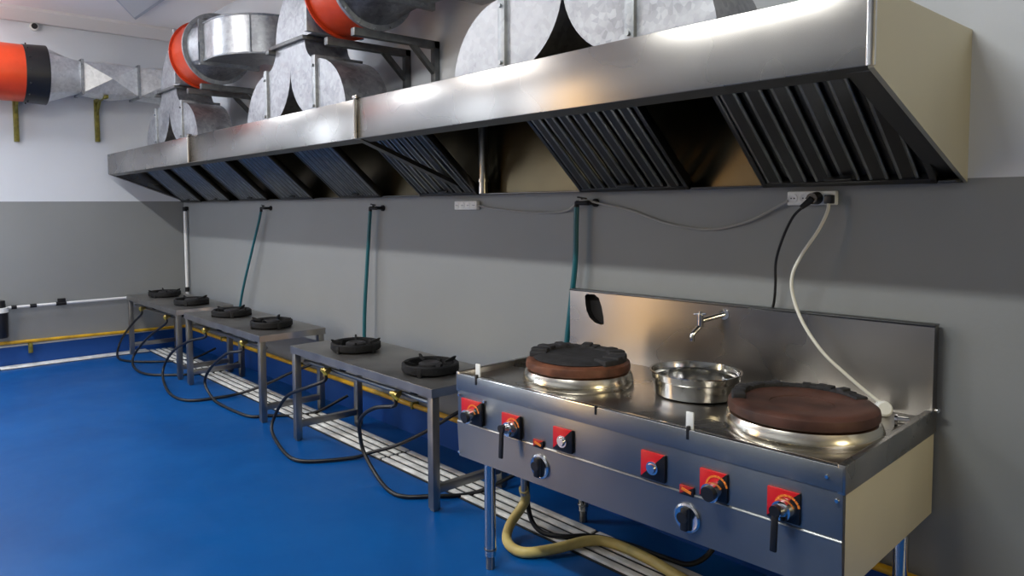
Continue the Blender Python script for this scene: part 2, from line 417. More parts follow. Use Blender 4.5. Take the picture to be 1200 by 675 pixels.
# ------------------------------------------------------------------ galvanized branch ducts, fans and outlets above the hood
DY0, DY1, DZ = -.60, -.30, ZT
def branch_duct(xc, label, top=2.53):
    r = thing('branch_duct', label, 'duct', (xc, -.45, DZ), 0, 'galvanized branch ducts on the hood')
    s_, R = .335, .34
    z4 = DZ+R+.01
    for sg in (-1, 1):
        ou = [(sg*s_, DZ), (sg*(s_+R-.0), DZ)] + [(sg*x, z) for x, z in arc(s_, DZ, R, 0, 90)]
        m = MB().prism([(xc+x, z) for x, z in ou], 'y', DY0, DY1)
        e = m.build('elbow', 'galv', r)
        e.location = (-xc, .45, -DZ)
        f = MB().box(xc+sg*s_-.021, xc+sg*s_+.021, DY0-.018, DY1+.018, DZ, z4+.012, .003)
        f.cyl((xc+sg*s_, DY0-.018, DZ+.06), (xc+sg*s_, DY0-.03, DZ+.06), .009, seg=8).cyl((xc+sg*s_, DY0-.018, z4-.05), (xc+sg*s_, DY0-.03, z4-.05), .009, seg=8)
        f = f.build('seam_flange', 'galv_dark', r); f.location = (-xc, .45, -DZ)
    tw, fr = .20, .12
    half = [(s_, DZ), (s_, z4)] + [(tw+.13-.13*sin(rad(90*k/8)), z4+.13-.13*cos(rad(90*k/8))) for k in range(1, 9)] + [(tw, top)]
    left = [(-x, z) for x, z in half]
    cusp_r = [(s_-s_*sin(rad(90*k/14)), z4-.03-(z4-.03-DZ)*cos(rad(90*k/14))) for k in range(1, 15)]   # from seam foot up to the cusp
    cusp_l = [(-x, z) for x, z in cusp_r[::-1]][1:]
    poly = half[::-1][:-1] + [(s_, DZ)] + cusp_r + cusp_l + left
    tk = MB().prism([(xc+x, z) for x, z in poly], 'y', DY0, DY1).build('trunk', 'galv', r); tk.location = (-xc, .45, -DZ)
    fl = MB().box(xc-tw-.03, xc+tw+.03, DY0-.03, DY1+.03, top-.002, top+.022, .003).box(xc-tw-.05, xc-tw+.0, DY0-.05, DY1+.04, top-.03, top-.004, .003)
    fl = fl.build('top_flange', 'angle', r); fl.location = (-xc, .45, -DZ)
    return r
branch_duct(1.37, 'galvanized twin-leg branch duct at the far end of the hood')
branch_duct(3.69, 'galvanized twin-leg branch duct in the middle of the hood top')
branch_duct(6.015, 'galvanized twin-leg branch duct near the right end of the hood', 2.62)

def fan_unit(xc, lf, le, lo, lb):
    zt = 2.553; zc = 2.785; yc = -.45
    e = thing('elbow_duct', le, 'duct', (xc, yc, zt), 0, 'galvanized elbows into the fans')
    el = MB().prism([(.29, zt), (-.195, zt)]+[(.29-.485*cos(rad(90*k/14)), zt+.40*sin(rad(90*k/14))) for k in range(1, 15)], 'y', DY0, DY1).build('elbow', 'galv', e)
    el.location = (0, -yc, -zt)
    MB().box(.29, .322, -.20, .20, 0, .45, .003).build('flange_plate', 'galv_dark', e)
    MB().lathe([(.215, 0), (.252, .105), (.242, .105), (.205, 0)], seg=48, mat=Matrix.Translation((.322, 0, zc-zt)) @ Matrix.Rotation(PI/2, 4, 'Y'), closed=True).build('spigot', 'galv', e)
    fa = thing('duct_fan', lf, 'fan', (xc, yc, zc), 0, 'orange duct fans')
    R = .262; rx = Matrix.Rotation(PI/2, 4, 'Y')
    def ring(prof, x): return MB().lathe(prof, seg=64, mat=Matrix.Translation((x+.17, 0, 0)) @ rx, closed=True)
    ring([(R, 0), (R, .30), (R-.012, .30), (R-.012, 0)], .27).build('casing', 'orange', fa)
    c = ring([(R+.02, 0), (R+.02, .012), (R-.012, .012), (R-.012, 0)], .258); c.build('flange_ring', 'orange', fa)
    c = ring([(R+.022, 0), (R+.022, .022), (R-.02, .022), (R-.02, 0)], .57)
    for k in range(16):
        a = 2*PI*k/16; c.cyl((.73, (R+.010)*cos(a), (R+.010)*sin(a)), (.772, (R+.010)*cos(a), (R+.010)*sin(a)), .007, seg=6)
    c.build('flange_ring', 'galv_dark', fa)
    MB().cyl((.47, 0, 0), (.69, 0, 0), .09, seg=28).cyl((.69, 0, 0), (.71, 0, 0), .09, .05, seg=28).build('motor', 'angle', fa)
    b = MB()
    for k in range(6):
        a = 2*PI*k/6
        b.merge_blade = None
        ca, sa = cos(a), sin(a)
        v = []
        for rr, tw_, w in ((.09, .06, .05), (.245, .03, .08)):
            for sgn in (-1, 1):
                t = sgn*w
                v.append((.53+tw_*sgn, rr*ca-t*sa, rr*sa+t*ca)); v.append((.536+tw_*sgn, rr*ca-t*sa, rr*sa+t*ca))
        b.faces(v, [(0, 2, 6, 4), (1, 5, 7, 3), (0, 1, 3, 2), (4, 6, 7, 5), (0, 4, 5, 1), (2, 3, 7, 6)])
    b.build('impeller', 'galv_dark', fa)
    # outlet: square-to-round piece, flange and elbow that turns into the back wall
    o = thing('outlet_duct', lo, 'duct', (xc, yc, zc), 0, 'galvanized outlets turning into the back wall')
    n = 48; hz = .14; DX = .18; ZO = -.015
    V = []; Fc = []
    for k in range(n):
        a = 2*PI*k/n; V.append((.60+.165, .252*cos(a), .252*sin(a)))
    for k in range(n):
        a = 2*PI*k/n; ca, sa = cos(a), sin(a); q = 1/max(abs(ca)/.21, abs(sa)/hz)
        V.append((.80+DX, q*ca, q*sa+ZO))
    for k in range(n): Fc.append((k, (k+1) % n, n+(k+1) % n, n+k))
    MB().faces(V, Fc).build('transition', 'galv', o, angle=12)
    f = MB(); t_ = .03
    f.box(.80, .83, -.21-t_, .21+t_, hz, hz+t_).box(.80, .83, -.21-t_, .21+t_, -hz-t_, -hz).box(.80, .83, -.21-t_, -.21, -hz, hz).box(.80, .83, .21, .21+t_, -hz, hz)
    f.build('seam_flange', 'galv_dark', o).location = (DX, 0, ZO)
    cx, cy, R2 = .99, .21, .42
    outer = [(.83, -.21)] + [(cx+R2*sin(rad(90*k/18)), cy-R2*cos(rad(90*k/18))) for k in range(19)] + [(cx+R2, .449)]
    inner = [(cx, .449), (cx, cy+.0), (.83, cy)]
    mm = MB().prism(outer+inner, 'z', -hz, hz)
    mm.build('elbow', 'galv_mid', o).location = (DX, 0, ZO)
    rim = MB()
    po = outer
    for z in (-hz, hz):
        rim.tube([(x, y, z) for x, y in po], .008, seg=8, smooth=False)
    a = rad(52); rim.box(cx+R2*sin(a)-.006, cx+R2*sin(a)+.006, cy-R2*cos(a)-.006, cy-R2*cos(a)+.006, -hz, hz)
    rim.build('seam_bead', 'galv_dark', o).location = (DX, 0, ZO)
    for bx, lab in zip((xc+.46, xc+.76), lb):
        w = MB(); z = 2.497
        w.box(bx-.02, bx+.02, -.60, -.001, z-.045, z, .003).box(bx-.02, bx+.02, -.042, -.001, 2.14, z, .003)
        w.bar((bx, -.20, z-.03), (bx, -.02, 2.30), .03, .03)
        tag(w.build('wall_bracket', 'angle'), lab, 'bracket', 'grey angle iron fan brackets')
fan_unit(1.37, 'orange duct fan with galvanized rim above the far end of the hood',
         'galvanized elbow feeding the far orange fan above the hood', 'galvanized outlet box with curved shiny face beside the far orange fan',
         ('grey iron bracket under the far orange fan, nearer the fan ring', 'grey iron bracket under the outlet of the far orange fan'))
fan_unit(3.69, 'orange duct fan cut by the top of the picture above mid hood',
         'galvanized elbow feeding the orange fan above mid hood', 'galvanized outlet duct at the top edge beside the orange fan above mid hood',
         ('grey iron bracket under the orange fan above mid hood', 'grey iron bracket under the galvanized outlet above mid hood'))

# fan and duct on the left wall
fa = thing('duct_fan', 'orange fan with black collar on the left wall', 'fan', (.20, -1.33, 2.75), 0)
ry = Matrix.Rotation(PI/2, 4, 'X')
def yring(prof, y): return MB().lathe(prof, seg=64, mat=Matrix.Translation((0, y, 0)) @ ry, closed=True)
yring([(.258, 0), (.258, .62), (.245, .62), (.245, 0)], -.2).build('casing', 'orange', fa)
c = yring([(.272, 0), (.262, .19), (.25, .19), (.25, 0)], -.01)
for k in range(14):
    a = 2*PI*k/14; c.sphere((.27*cos(a), -.17, .27*sin(a)), .008, seg=8)
c.build('collar', 'black', fa)
MB().cyl((0, -.6, 0), (0, -.25, 0), .1, seg=28).build('motor', 'angle', fa)
b = MB()
for k in range(6):
    a = 2*PI*k/6; b.bar((.05*cos(a), -.4, .05*sin(a)), (.24*cos(a), -.4, .24*sin(a)), .12, .006, up=(.5, .8, 0))
b.build('impeller', 'galv_dark', fa)
du = thing('wall_duct', 'galvanized rectangular duct with creased panels along the left wall', 'duct', (.20, -1.06, 2.75), 0)
V = []; Fc = []; n = 48
for k in range(n):
    a = 2*PI*k/n; V.append((.25*cos(a), -.275, .25*sin(a)))
for k in range(n):
    a = 2*PI*k/n; ca, sa = cos(a), sin(a); q = .14/max(abs(ca), abs(sa)); V.append((q*ca, 0, q*sa))
for k in range(n): Fc.append((k, (k+1) % n, n+(k+1) % n, n+k))
MB().faces(V, Fc).build('transition', 'galv_lit', du, angle=12)
def creased(y0, y1, bulge=.05):
    m = MB(); h = .14; ym = (y0+y1)/2
    # four sides with a raised diagonal cross
    for ax in range(4):
        q = Matrix.Rotation(PI/2*ax, 4, 'Y')
        vs = [Vector((h, y0, -h)), Vector((h, y1, -h)), Vector((h, y1, h)), Vector((h, y0, h)), Vector((h+bulge, ym, 0))]
        m.faces([q @ v for v in vs], [(0, 1, 4), (1, 2, 4), (2, 3, 4), (3, 0, 4)])
    return m
creased(.02, .50).build('duct_section', 'galv_lit', du, angle=3)
creased(.52, 1.05).build('duct_section', 'galv_lit', du, angle=3)
for y in (.005, .51):
    f = MB().box(-.165, .165, y-.012, y+.012, .135, .163).box(-.165, .165, y-.012, y+.012, -.163, -.135).box(.135, .163, y-.012, y+.012, -.163, .163).box(-.163, -.135, y-.012, y+.012, -.163, .163)
    f.build('seam_flange', 'galv_dark', du)
for y, lab, zt in ((-1.55, 'olive iron wall bracket under the black collar of the left fan', 2.565), (-.845, 'olive iron wall bracket under the creased left wall duct', 2.60)):
    w = MB().box(X0, X0+.42, y-.018, y+.018, zt-.03, zt, .002).box(X0, X0+.045, y-.02, y+.02, zt-.42, zt-.0, .003)
    w.bar((X0+.03, y, zt-.16), (X0+.17, y, zt-.02), .02, .02)
    tag(w.build('wall_bracket', 'olive'), lab, 'bracket', 'olive iron brackets on the left wall')
# things on the ceiling and upper left wall
l = thing('ceiling_panel', 'grey dropped ceiling panel with a pointed corner above the left wall', 'panel', (.37, -.57, H))
q = [(0, 0), (1.3, 0), (2.44, -.625), (1.14, -.625)]
MB().prism(q, 'z', -.055, 0, .004).build('panel', 'panel', l)
MB().prism([(x*.9+.12, y*.86-.045) for x, y in q], 'z', -.062, -.054).build('inner_panel', 'frame', l)
l = thing('pipe_stub', 'black pipe stub with white collar high on the left wall', 'pipe', (X0, -1.365, 3.32-.07), 0)
MB().cyl((0, 0, 0), (.035, 0, 0), .038, seg=24).build('collar', 'white', l)
MB().cyl((.02, 0, 0), (.05, 0, 0), .026, seg=24).build('pipe', 'black', l)

# ------------------------------------------------------------------ wok range
SX, SY, SA = 5.62, -.824, .0403
L, D, ZS, ZL = 1.56, .796, .79, .431
KS = .982
SX, SY, SZ = 7.995+KS*(SX-7.995), -2.7645+KS*(SY+2.7645), 1.5*(1-KS)
rg = thing('wok_range', 'stainless steel two burner wok range with tall backsplash at right', 'range', (SX, SY, SZ), SA)
rg.scale = (KS, KS, KS)
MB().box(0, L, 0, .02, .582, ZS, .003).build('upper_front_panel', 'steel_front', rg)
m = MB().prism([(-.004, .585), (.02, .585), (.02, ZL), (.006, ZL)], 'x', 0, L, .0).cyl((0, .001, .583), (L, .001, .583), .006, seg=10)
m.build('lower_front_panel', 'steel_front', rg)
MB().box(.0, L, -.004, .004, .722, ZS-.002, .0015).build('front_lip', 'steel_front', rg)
MB().box(L-.014, L, .02, D, ZL, .725, .002).build('side_panel', 'range_side_warm_lit', rg)
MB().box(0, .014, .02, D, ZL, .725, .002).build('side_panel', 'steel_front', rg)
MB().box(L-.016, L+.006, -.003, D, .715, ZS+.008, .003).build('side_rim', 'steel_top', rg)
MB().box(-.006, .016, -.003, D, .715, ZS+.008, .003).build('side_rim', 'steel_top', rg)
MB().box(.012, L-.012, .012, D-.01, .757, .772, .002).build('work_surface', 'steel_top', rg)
m = MB().box(0, L, -.003, .024, ZS-.02, ZS+.002, .004)
m.build('front_rim', 'polish', rg)
MB().box(.01, L-.01, .015, D, ZL, ZL+.012).build('bottom_plate', 'steel_front', rg)
# backsplash with a flue opening cut through it
def splash():
    z0, z1, yb = .772, 1.083, D
    hole = [(.088, 1.062), (.10, 1.072), (.145, 1.074), (.172, 1.058), (.188, 1.02), (.200, .97), (.202, .938), (.188, .932), (.15, .937), (.118, .958), (.098, .99), (.090, 1.03)]
    outer = [(-.004, z0), (L+.004, z0), (L+.004, z1), (-.004, z1)]
    b = bmesh.new(); yf = yb-.045
    vo = [b.verts.new((x, yf, z)) for x, z in outer]; vh = [b.verts.new((x, yf, z)) for x, z in hole]
    es = [b.edges.new((vo[i], vo[(i+1) % 4])) for i in range(4)]+[b.edges.new((vh[i], vh[(i+1) % len(vh)])) for i in range(len(vh))]
    bmesh.ops.triangle_fill(b, use_beauty=True, use_dissolve=False, edges=es)
    # side walls and hole walls going back
    vb = [b.verts.new((x, yb, z)) for x, z in outer]; vk = [b.verts.new((x, yb-.004, z)) for x, z in hole]
    for i in range(4): b.faces.new((vo[i], vb[i], vb[(i+1) % 4], vo[(i+1) % 4]))
    b.faces.new(vb)
    n = len(hole)
    for i in range(n): b.faces.new((vh[i], vk[i], vk[(i+1) % n], vh[(i+1) % n]))
    m = MB(); m.merge(b); s = m.build('backsplash', 'steel_splash', rg)
    MB().prism(hole, 'y', yb-.008, yb-.003).build('flue_opening', 'flue', s)
    MB().box(-.006, L+.006, yb-.048, yb+.002, z1-.001, z1+.007, .002).build('top_edge', 'steel_dark', s)
    return s
splash()
def leg(x, y):
    o = MB().cyl((x, y, .03), (x, y, ZL+.004), .024, seg=24).build('leg', 'polish', rg)
    MB().cyl((x, y, -SZ/KS+.001), (x, y, .062), .019, seg=20).cyl((x, y, .055), (x, y, .062), .027, seg=20).build('foot', 'steel_front', o)
for x, y in ((.148, .045), (L-.06, .045), (.129, .69), (L-.06, .69)): leg(x, y)
# burner collars belong to the range
BUR = [(.394, .318, .220), (1.312, .318, .230)]
for bx, by, R in BUR:
    MB().lathe([(R+.004, .770), (R+.008, .777), (R+.007, .793), (R+.002, .810), (R-.006, .823), (R-.02, .8275), (R-.06, .827), (R-.065, .80), (R-.065, .772)], (bx, by, 0), 64).build('burner_collar', 'collar', rg)
# control plates
def plate(x0, x1, z0, z1, kind):
    p = MB().box(x0, x1, -.011, -.001, z0, z1, .0015).build('control_plate', 'plate', rg)
    xc, zc = (x0+x1)/2, (z0+z1)/2
    if kind == 'button':
        MB().cyl((xc, -.010, zc-.005), (xc, -.016, zc-.005), .022, seg=28).cyl((xc, -.016, zc-.005), (xc, -.024, zc-.005), .017, .014, seg=28).build('button', 'chrome', p)
    else:
        r_ = MB()
        for k in range(9):
            a = rad(10+20*k); r_.bar((xc+.012+.034*cos(a), -.0115, zc-.002+.034*sin(a)), (xc+.012+.034*cos(a+.30), -.0115, zc-.002+.034*sin(a+.30)), .006, .002, up=(0, 1, 0))
        r_.build('scale_arc', 'oring', p)
        if kind == 'knob':
            k = MB().cyl((xc+.012, -.008, zc-.006), (xc+.010, -.052, zc-.010), .024, .029, seg=32).build('knob_stem', 'chrome', p)
            MB().cyl((xc+.010, -.050, zc-.010), (xc+.009, -.062, zc-.011), .023, seg=28).build('knob', 'black', k)
        else:
            k = MB().cyl((xc+.006, -.008, zc-.008), (xc+.004, -.036, zc-.008), .032, .028, seg=32).cyl((xc+.004, -.036, zc-.006), (xc+.002, -.058, zc-.004), .019, .015, seg=24).build('valve_body', 'chrome', p)
            MB().bar((xc, -.060, zc+.006), (xc-.002, -.064, zc-.118), .019, .012, .004, up=(0, 1, 0)).cyl((xc, -.05, zc+.0), (xc, -.068, zc), .015, seg=20).build('lever', 'black', k)
plate(.034, .158, .592, .692, 'knob')
plate(.274, .373, .588, .680, 'lever')
plate(.543, .633, .597, .683, 'button')
plate(.927, 1.018, .597, .688, 'button')
plate(1.142, 1.233, .595, .684, 'knob')
plate(1.356, 1.450, .598, .688, 'lever')
for x in (.440, 1.070):
    s = MB().box(x, x+.05, -.0075, -.0005, .580, .610, .001).build('sticker', 'sticker', rg)
    MB().bar((x+.008, -.0085, .600), (x+.042, -.0085, .592), .009, .002, up=(0, 1, 0)).build('stripe', 'oring', s)
for x, z in ((.470, .508), (1.096, .507)):
    rot = Matrix.Translation((x, .004, z)) @ Matrix.Rotation(PI/2, 4, 'X')
    dl = MB().lathe([(0, 0), (.046, 0), (.046, .010), (.040, .014), (.030, .012), (0, .012)], seg=48, mat=rot).build('dial', 'chrome', rg)
    MB().box(x-.013, x+.011, -.026, -.006, z-.038, z+.036, .005).cyl((x-.006, -.02, z+.004), (x-.006, -.027, z+.004), .018, seg=24).build('pointer', 'black', dl)
for x, z in ((1.519, .757), (1.546, .698), (.012, .452), (.168, .700), (.015, .70), (1.54, .455)):
    MB().cyl((x, -.002, z), (x, -.010, z), .0065, .005, seg=12).build('screw', 'chrome', rg)
for x in (.118, 1.095):
    t = MB().box(x-.013, x+.013, .006, .013, .792, .846, .002).build('flap', 'white', rg)
    MB().box(x-.005, x+.005, -.006, .014, .760, .802, .0015).build('clip', 'black', t)
for x in (.735,): MB().box(x-.004, x+.004, -.006, .0, .765, .794).build('lip_seam', 'iron', rg)
# tap on the backsplash
tx, tz = .752, 1.018
tp = MB().cyl((tx+.06, D-.045, tz+.03), (tx+.06, D-.052, tz+.03), .022, seg=24).cyl((tx+.06, D-.05, tz+.03), (tx, D-.13, tz+.005), .010, seg=16).cyl((tx, D-.13, tz-.02), (tx, D-.13, tz+.032), .013, seg=16).build('tap', 'chrome', rg)
MB().tube([(tx, D-.13, tz-.015), (tx-.004, D-.15, tz-.03), (tx-.012, D-.17, tz-.05), (tx-.012, D-.172, tz-.075)], .010, seg=12).build('spout', 'chrome', tp)
MB().bar((tx-.028, D-.135, tz+.030), (tx+.022, D-.125, tz+.036), .009, .009, .003).cyl((tx, D-.13, tz+.03), (tx, D-.13, tz+.045), .008, seg=12).build('tap_handle', 'chrome', tp)
# small fittings at the back right corner
MB().cyl((L-.02, D-.2, .79), (L-.05, D-.21, .79), .013, seg=16).cyl((L-.05, D-.21, .79), (L-.058, D-.212, .79), .018, seg=16).build('drain_fitting', 'polish', rg)
MB().cyl((L+.004, D-.03, .80), (L+.02, D-.035, .80), .008, seg=12).build('rim_bolt', 'chrome', rg)
MB().cyl((-.052, .335, .20), (-.052, .335, ZL+.16), .014, seg=14).cyl((-.052, .335, ZL+.15), (.012, .335, ZL+.15), .014, seg=14)
gp = MB().cyl((.045, .36, .17), (.045, .36, ZL+.01), .014, seg=16).build('gas_inlet', 'steel_top', rg)

def onrange(p):
    c, s = cos(SA), sin(SA); return (SX+KS*(p[0]*c-p[1]*s), SY+KS*(p[0]*s+p[1]*c), SZ+KS*p[2])
# loose cast iron wok rings on the collars
for i, (bx, by, R) in enumerate(BUR):
    w = thing('wok_ring', ('rust brown wok ring with sooty crown on the left burner of the range', 'rust brown wok ring with black rear teeth on the right burner')[i], 'wok ring', onrange((bx, by, .8275)), SA, 'wok rings on the range')
    Ro = R-.010
    MB().lathe([(Ro-.05, 0), (Ro-.006, 0), (Ro, .005), (Ro+.001, .016), (Ro-.002, .032), (Ro-.014, .041), (Ro-.040, .041), (Ro-.080, .036), (Ro-.125, .030), (Ro-.13, 0)], seg=72, closed=True).build('ring', 'rust' if i == 0 else 'rust_dark', w)
    t = MB()
    n_ = 24
    for k in range(n_):
        a = rad((-12 if i == 0 else 52)+k*((226 if i == 0 else 165)/(n_-1)))
        mt = Matrix.Rotation(a, 4, 'Z')
        hh = .058+.016*random.random() if i == 0 else .046+.014*random.random()
        if i == 0: t.box(Ro-.085, Ro-.014, -.024, .018, .022, hh, .006, mt)
        else: t.box(Ro-.050, Ro-.010, -.017, .010, .030, hh, .004, mt)
    t.build('teeth', 'soot', w)
    if i == 0:
        MB().lathe([(0, .030), (Ro-.04, .036), (Ro-.030, .044), (Ro-.05, .052), (Ro-.09, .056), (.05, .050), (0, .046)], seg=56).build('burner_head', 'soot', w)
    else:
        MB().lathe([(0, .012), (Ro-.128, .012), (Ro-.126, .028), (.05, .026), (0, .028)], seg=40).build('burner_head', 'rust_dark', w)
# steel pan between the burners
pn = thing('steel_pan', 'round polished steel pan between the two wok rings', 'pan', onrange((.848, .465, .773)), SA)
MB().lathe([(0, 0), (.140, 0), (.149, .007), (.151, .060), (.160, .066), (.163, .088), (.168, .090), (.168, .0935), (.160, .092), (.157, .069), (.147, .063), (.145, .010), (.138, .005), (0, .005)], seg=72).build('bowl', 'polish', pn)

# ------------------------------------------------------------------ burner tables
TY, TZ = -.663, .6165
t0 = thing('burner_table', '', 'table', (0, TY, 0), 0, 'low steel burner tables along the wall')
TL, TD = 1.502, .514
m = MB().box(0, TL, 0, TD, TZ-.004, TZ, .0015).box(0, TL, 0, .004, TZ-.045, TZ-.002).box(0, TL, TD-.004, TD, TZ-.045, TZ-.002).box(0, .004, 0, TD, TZ-.045, TZ-.002).box(TL-.004, TL, 0, TD, TZ-.045, TZ-.002)
m.build('tabletop', 'table', t0)
for x in (.03, TL-.03):
    for y in (.03, TD-.03):
        MB().box(x-.022, x+.022, y-.022, y+.022, .012, TZ-.004, .003).box(x-.016, x+.016, y-.016, y+.016, 0, .014, .002).build('leg', 'table', t0)
    MB().box(x-.018, x+.018, .05, TD-.05, .085, .125, .003).build('crossbar', 'table', t0)
MB().cyl((.06, .075, TZ-.10), (TL-.06, .075, TZ-.10), .013, seg=12).build('gas_manifold', 'steel_front', t0)
for x in (.40, 1.14):
    v = MB().cyl((x, .075, TZ-.10), (x, .02, TZ-.10), .014, seg=14).cyl((x-.03, .03, TZ-.10), (x+.03, .03, TZ-.10), .016, seg=14).cyl((x, .03, TZ-.10), (x, .03, TZ-.135), .013, seg=14).sphere((x, .03, TZ-.10), .021)
    v = v.build('gas_valve', 'brass', t0)
    MB().bar((x-.004, .012, TZ-.095), (x+.075, -.002, TZ-.110), .018, .008, .003).build('valve_handle', 'olive', v)
    MB().cyl((x+.035, .12, TZ-.105), (x+.035, .22, TZ-.06), .02, .03, seg=16).cyl((x+.035, .22, TZ-.06), (x+.06, .26, TZ-.012), .02, seg=14).build('mixing_tube', 'iron', t0)
    MB().lathe([(.0, TZ-.055), (.12, TZ-.055), (.125, TZ-.02), (.0, TZ-.02)], (x-.0, .24, 0), 32).build('drip_tray', 'steel_top', t0)
tl = ['low steel burner table at the far left end of the row', 'middle low steel burner table of the row along the wall', 'low steel burner table standing next to the range']
for i, x in enumerate((.062, 1.762, 3.724)):
    o = t0 if i == 0 else copy_tree(t0)
    o.location = (x, TY, 0); o['label'] = tl[i]
# gas ring burners on the tables
g0 = thing('gas_burner', '', 'burner', (0, 0, TZ), 0, 'black cast iron gas burners on the tables')
MB().lathe([(.060, .0), (.125, .0), (.130, .006), (.122, .016), (.070, .020), (.060, .014)], seg=40, closed=True).build('drip_plate', 'iron', g0)
MB().lathe([(.128, .014), (.150, .012), (.155, .020), (.153, .050), (.144, .056), (.130, .050)], seg=56, closed=True).build('pot_ring', 'iron', g0)
for k in range(4):
    a = rad(35+90*k); mt = Matrix.Rotation(a, 4, 'Z')
    MB().box(.120, .158, -.012, .012, 0, .046, .003, mt).build('leg', 'iron', g0)
for k in range(4):
    a = rad(80+90*k); mt = Matrix.Rotation(a, 4, 'Z')
    MB().prism([(.085, .044), (.14, .048), (.152, .072), (.142, .072), (.085, .052)], 'y', -.006, .006).build('prong', 'iron', g0).rotation_euler = (0, 0, a)
MB().lathe([(0, .02), (.05, .02), (.062, .028), (.062, .048), (.045, .056), (.03, .05), (0, .05)], seg=36).build('burner_head', 'soot', g0)
bl = ['black gas burner on the far table, farther from the camera', 'black gas burner on the far table, nearer the camera',
      'black gas burner on the middle table, farther from the camera', 'black gas burner on the middle table, nearer the camera',
      'black gas burner on the table by the range, farther from the range', 'black gas burner nearest the range on its neighbouring table']
for i, (x, y) in enumerate([(.448, -.402), (1.249, -.415), (2.203, -.425), (2.96, -.43), (4.14, -.425), (4.92, -.44)]):
    o = g0 if i == 0 else copy_tree(g0)
    o.location = (x, y, TZ); o.rotation_euler = (0, 0, .3*i); o['label'] = bl[i]

# ------------------------------------------------------------------ hoses and pipes
def hose(name, pts, r, mat, label, cat, group=None, seg=10, sub=8):
    return tag(MB().tube(pts, r, seg, sub).build(name, mat), label, cat, group)
RH = .011
G = 'black gas hoses looping under the tables'
yv = TY+.03; zv = TZ-.14
def gas_hose(x, low, floor, back, label):
    """From the valve at x down in a bulge to the floor, along it and back towards the wall."""
    pts = [(x, yv, zv+.02), (x, yv-.005, zv-.02)]+low+floor+back
    hose('gas_hose', pts, RH, 'black', label, 'hose', G)
gas_hose(.462, [(.30, -.67, .36), (.05, -.70, .20), (-.03, -.73, .08)], [(.20, -.80, .013), (.45, -.78, .013), (.66, -.60, .013)], [(.80, -.30, .013), (.85, -.05, .10)], 'black gas hose looping to the floor from the far table, farther loop')
gas_hose(1.202, [(1.0, -.70, .34), (.72, -.72, .20), (.62, -.77, .07)], [(.85, -.82, .013), (1.2, -.80, .013), (1.42, -.57, .013)], [(1.5, -.3, .013), (1.55, -.05, .10)], 'black gas hose looping to the floor from the far table, nearer loop')
gas_hose(2.162, [(1.95, -.70, .40), (1.62, -.73, .26), (1.50, -.77, .08)], [(1.98, -.875, .013), (2.33, -.85, .013), (2.42, -.62, .015), (2.46, -.46, .03)], [(2.6, -.33, .10), (2.82, -.20, .22), (3.0, -.12, .30)], 'black gas hose looping from the left valve of the middle table')
gas_hose(2.902, [(2.75, -.69, .42), (2.42, -.69, .26), (2.28, -.69, .12)], [(2.42, -.69, .03), (2.64, -.70, .013), (3.05, -.67, .013), (3.14, -.56, .013)], [(3.3, -.3, .013), (3.4, -.05, .12)], 'black gas hose looping from the right valve of the middle table')
gas_hose(4.124, [(4.0, -.69, .40), (3.75, -.70, .30), (3.56, -.70, .13), (3.60, -.74, .04)], [(3.93, -.82, .013), (4.12, -.83, .013), (4.22, -.74, .013), (4.31, -.55, .014), (4.34, -.46, .03)], [(4.46, -.36, .08), (4.62, -.26, .18), (4.78, -.17, .30), (4.85, -.08, .36)], 'black gas hose looping wide onto the blue floor from the table by the range')
gas_hose(4.864, [(4.72, -.67, .42), (4.58, -.67, .33), (4.54, -.65, .22), (4.57, -.64, .12)], [(4.72, -.65, .03), (4.88, -.68, .013), (4.98, -.665, .013), (5.06, -.57, .013)], [(5.2, -.35, .02), (5.3, -.05, .12)], 'black gas hose dropping by the table leg next to the range')
hose('drain_hose', [onrange((.045, .36, .20)), (5.655, -.46, .14), (5.66, -.56, .06), (5.72, -.63, .025), (5.83, -.645, .025), (5.90, -.53, .028), (5.96, -.37, .036), (6.05, -.31, .036), (6.23, -.31, .036), (6.45, -.35, .036), (6.8, -.40, .036)], .022, 'cream', 'thick cream hose lying on the floor drain under the range', 'hose', seg=16)
hose('gas_hose', [(5.60, -.40, .44), (5.62, -.41, .30), (5.66, -.44, .10), (5.74, -.45, .03), (5.84, -.41, .026), (5.93, -.31, .028), (6.08, -.255, .028), (6.26, -.235, .028), (6.36, -.20, .028), (6.42, -.13, .10), (6.46, -.08, .30)], RH, 'black', 'black hose curling over the drain beneath the range', 'hose')

# yellow gas pipes at skirting height
gp = thing('gas_pipe', 'yellow gas pipe low on the back wall behind the tables', 'pipe', (0, -.035, .21))
MB().cyl((X0+.03, 0, 0), (8.6, 0, 0), .016, seg=16).build('pipe', 'yellow', gp)
for x in (1.0, 2.6, 4.2, 5.8, 7.5):
    MB().box(x-.012, x+.012, -.02, .034, -.022, .022, .003).build('clip', 'olive', gp)
gp = thing('gas_pipe', 'yellow gas pipe low on the left wall', 'pipe', (X0+.03, 0, 0))
MB().cyl((0, -.02, .21), (0, -3.6, .262), .016, seg=16).build('pipe', 'yellow', gp)
MB().box(-.02, .045, -1.53, -1.50, .125, .215, .004).cyl((.02, -1.515, .12), (.02, -1.515, .19), .02, seg=12).build('drop_valve', 'olive', gp)
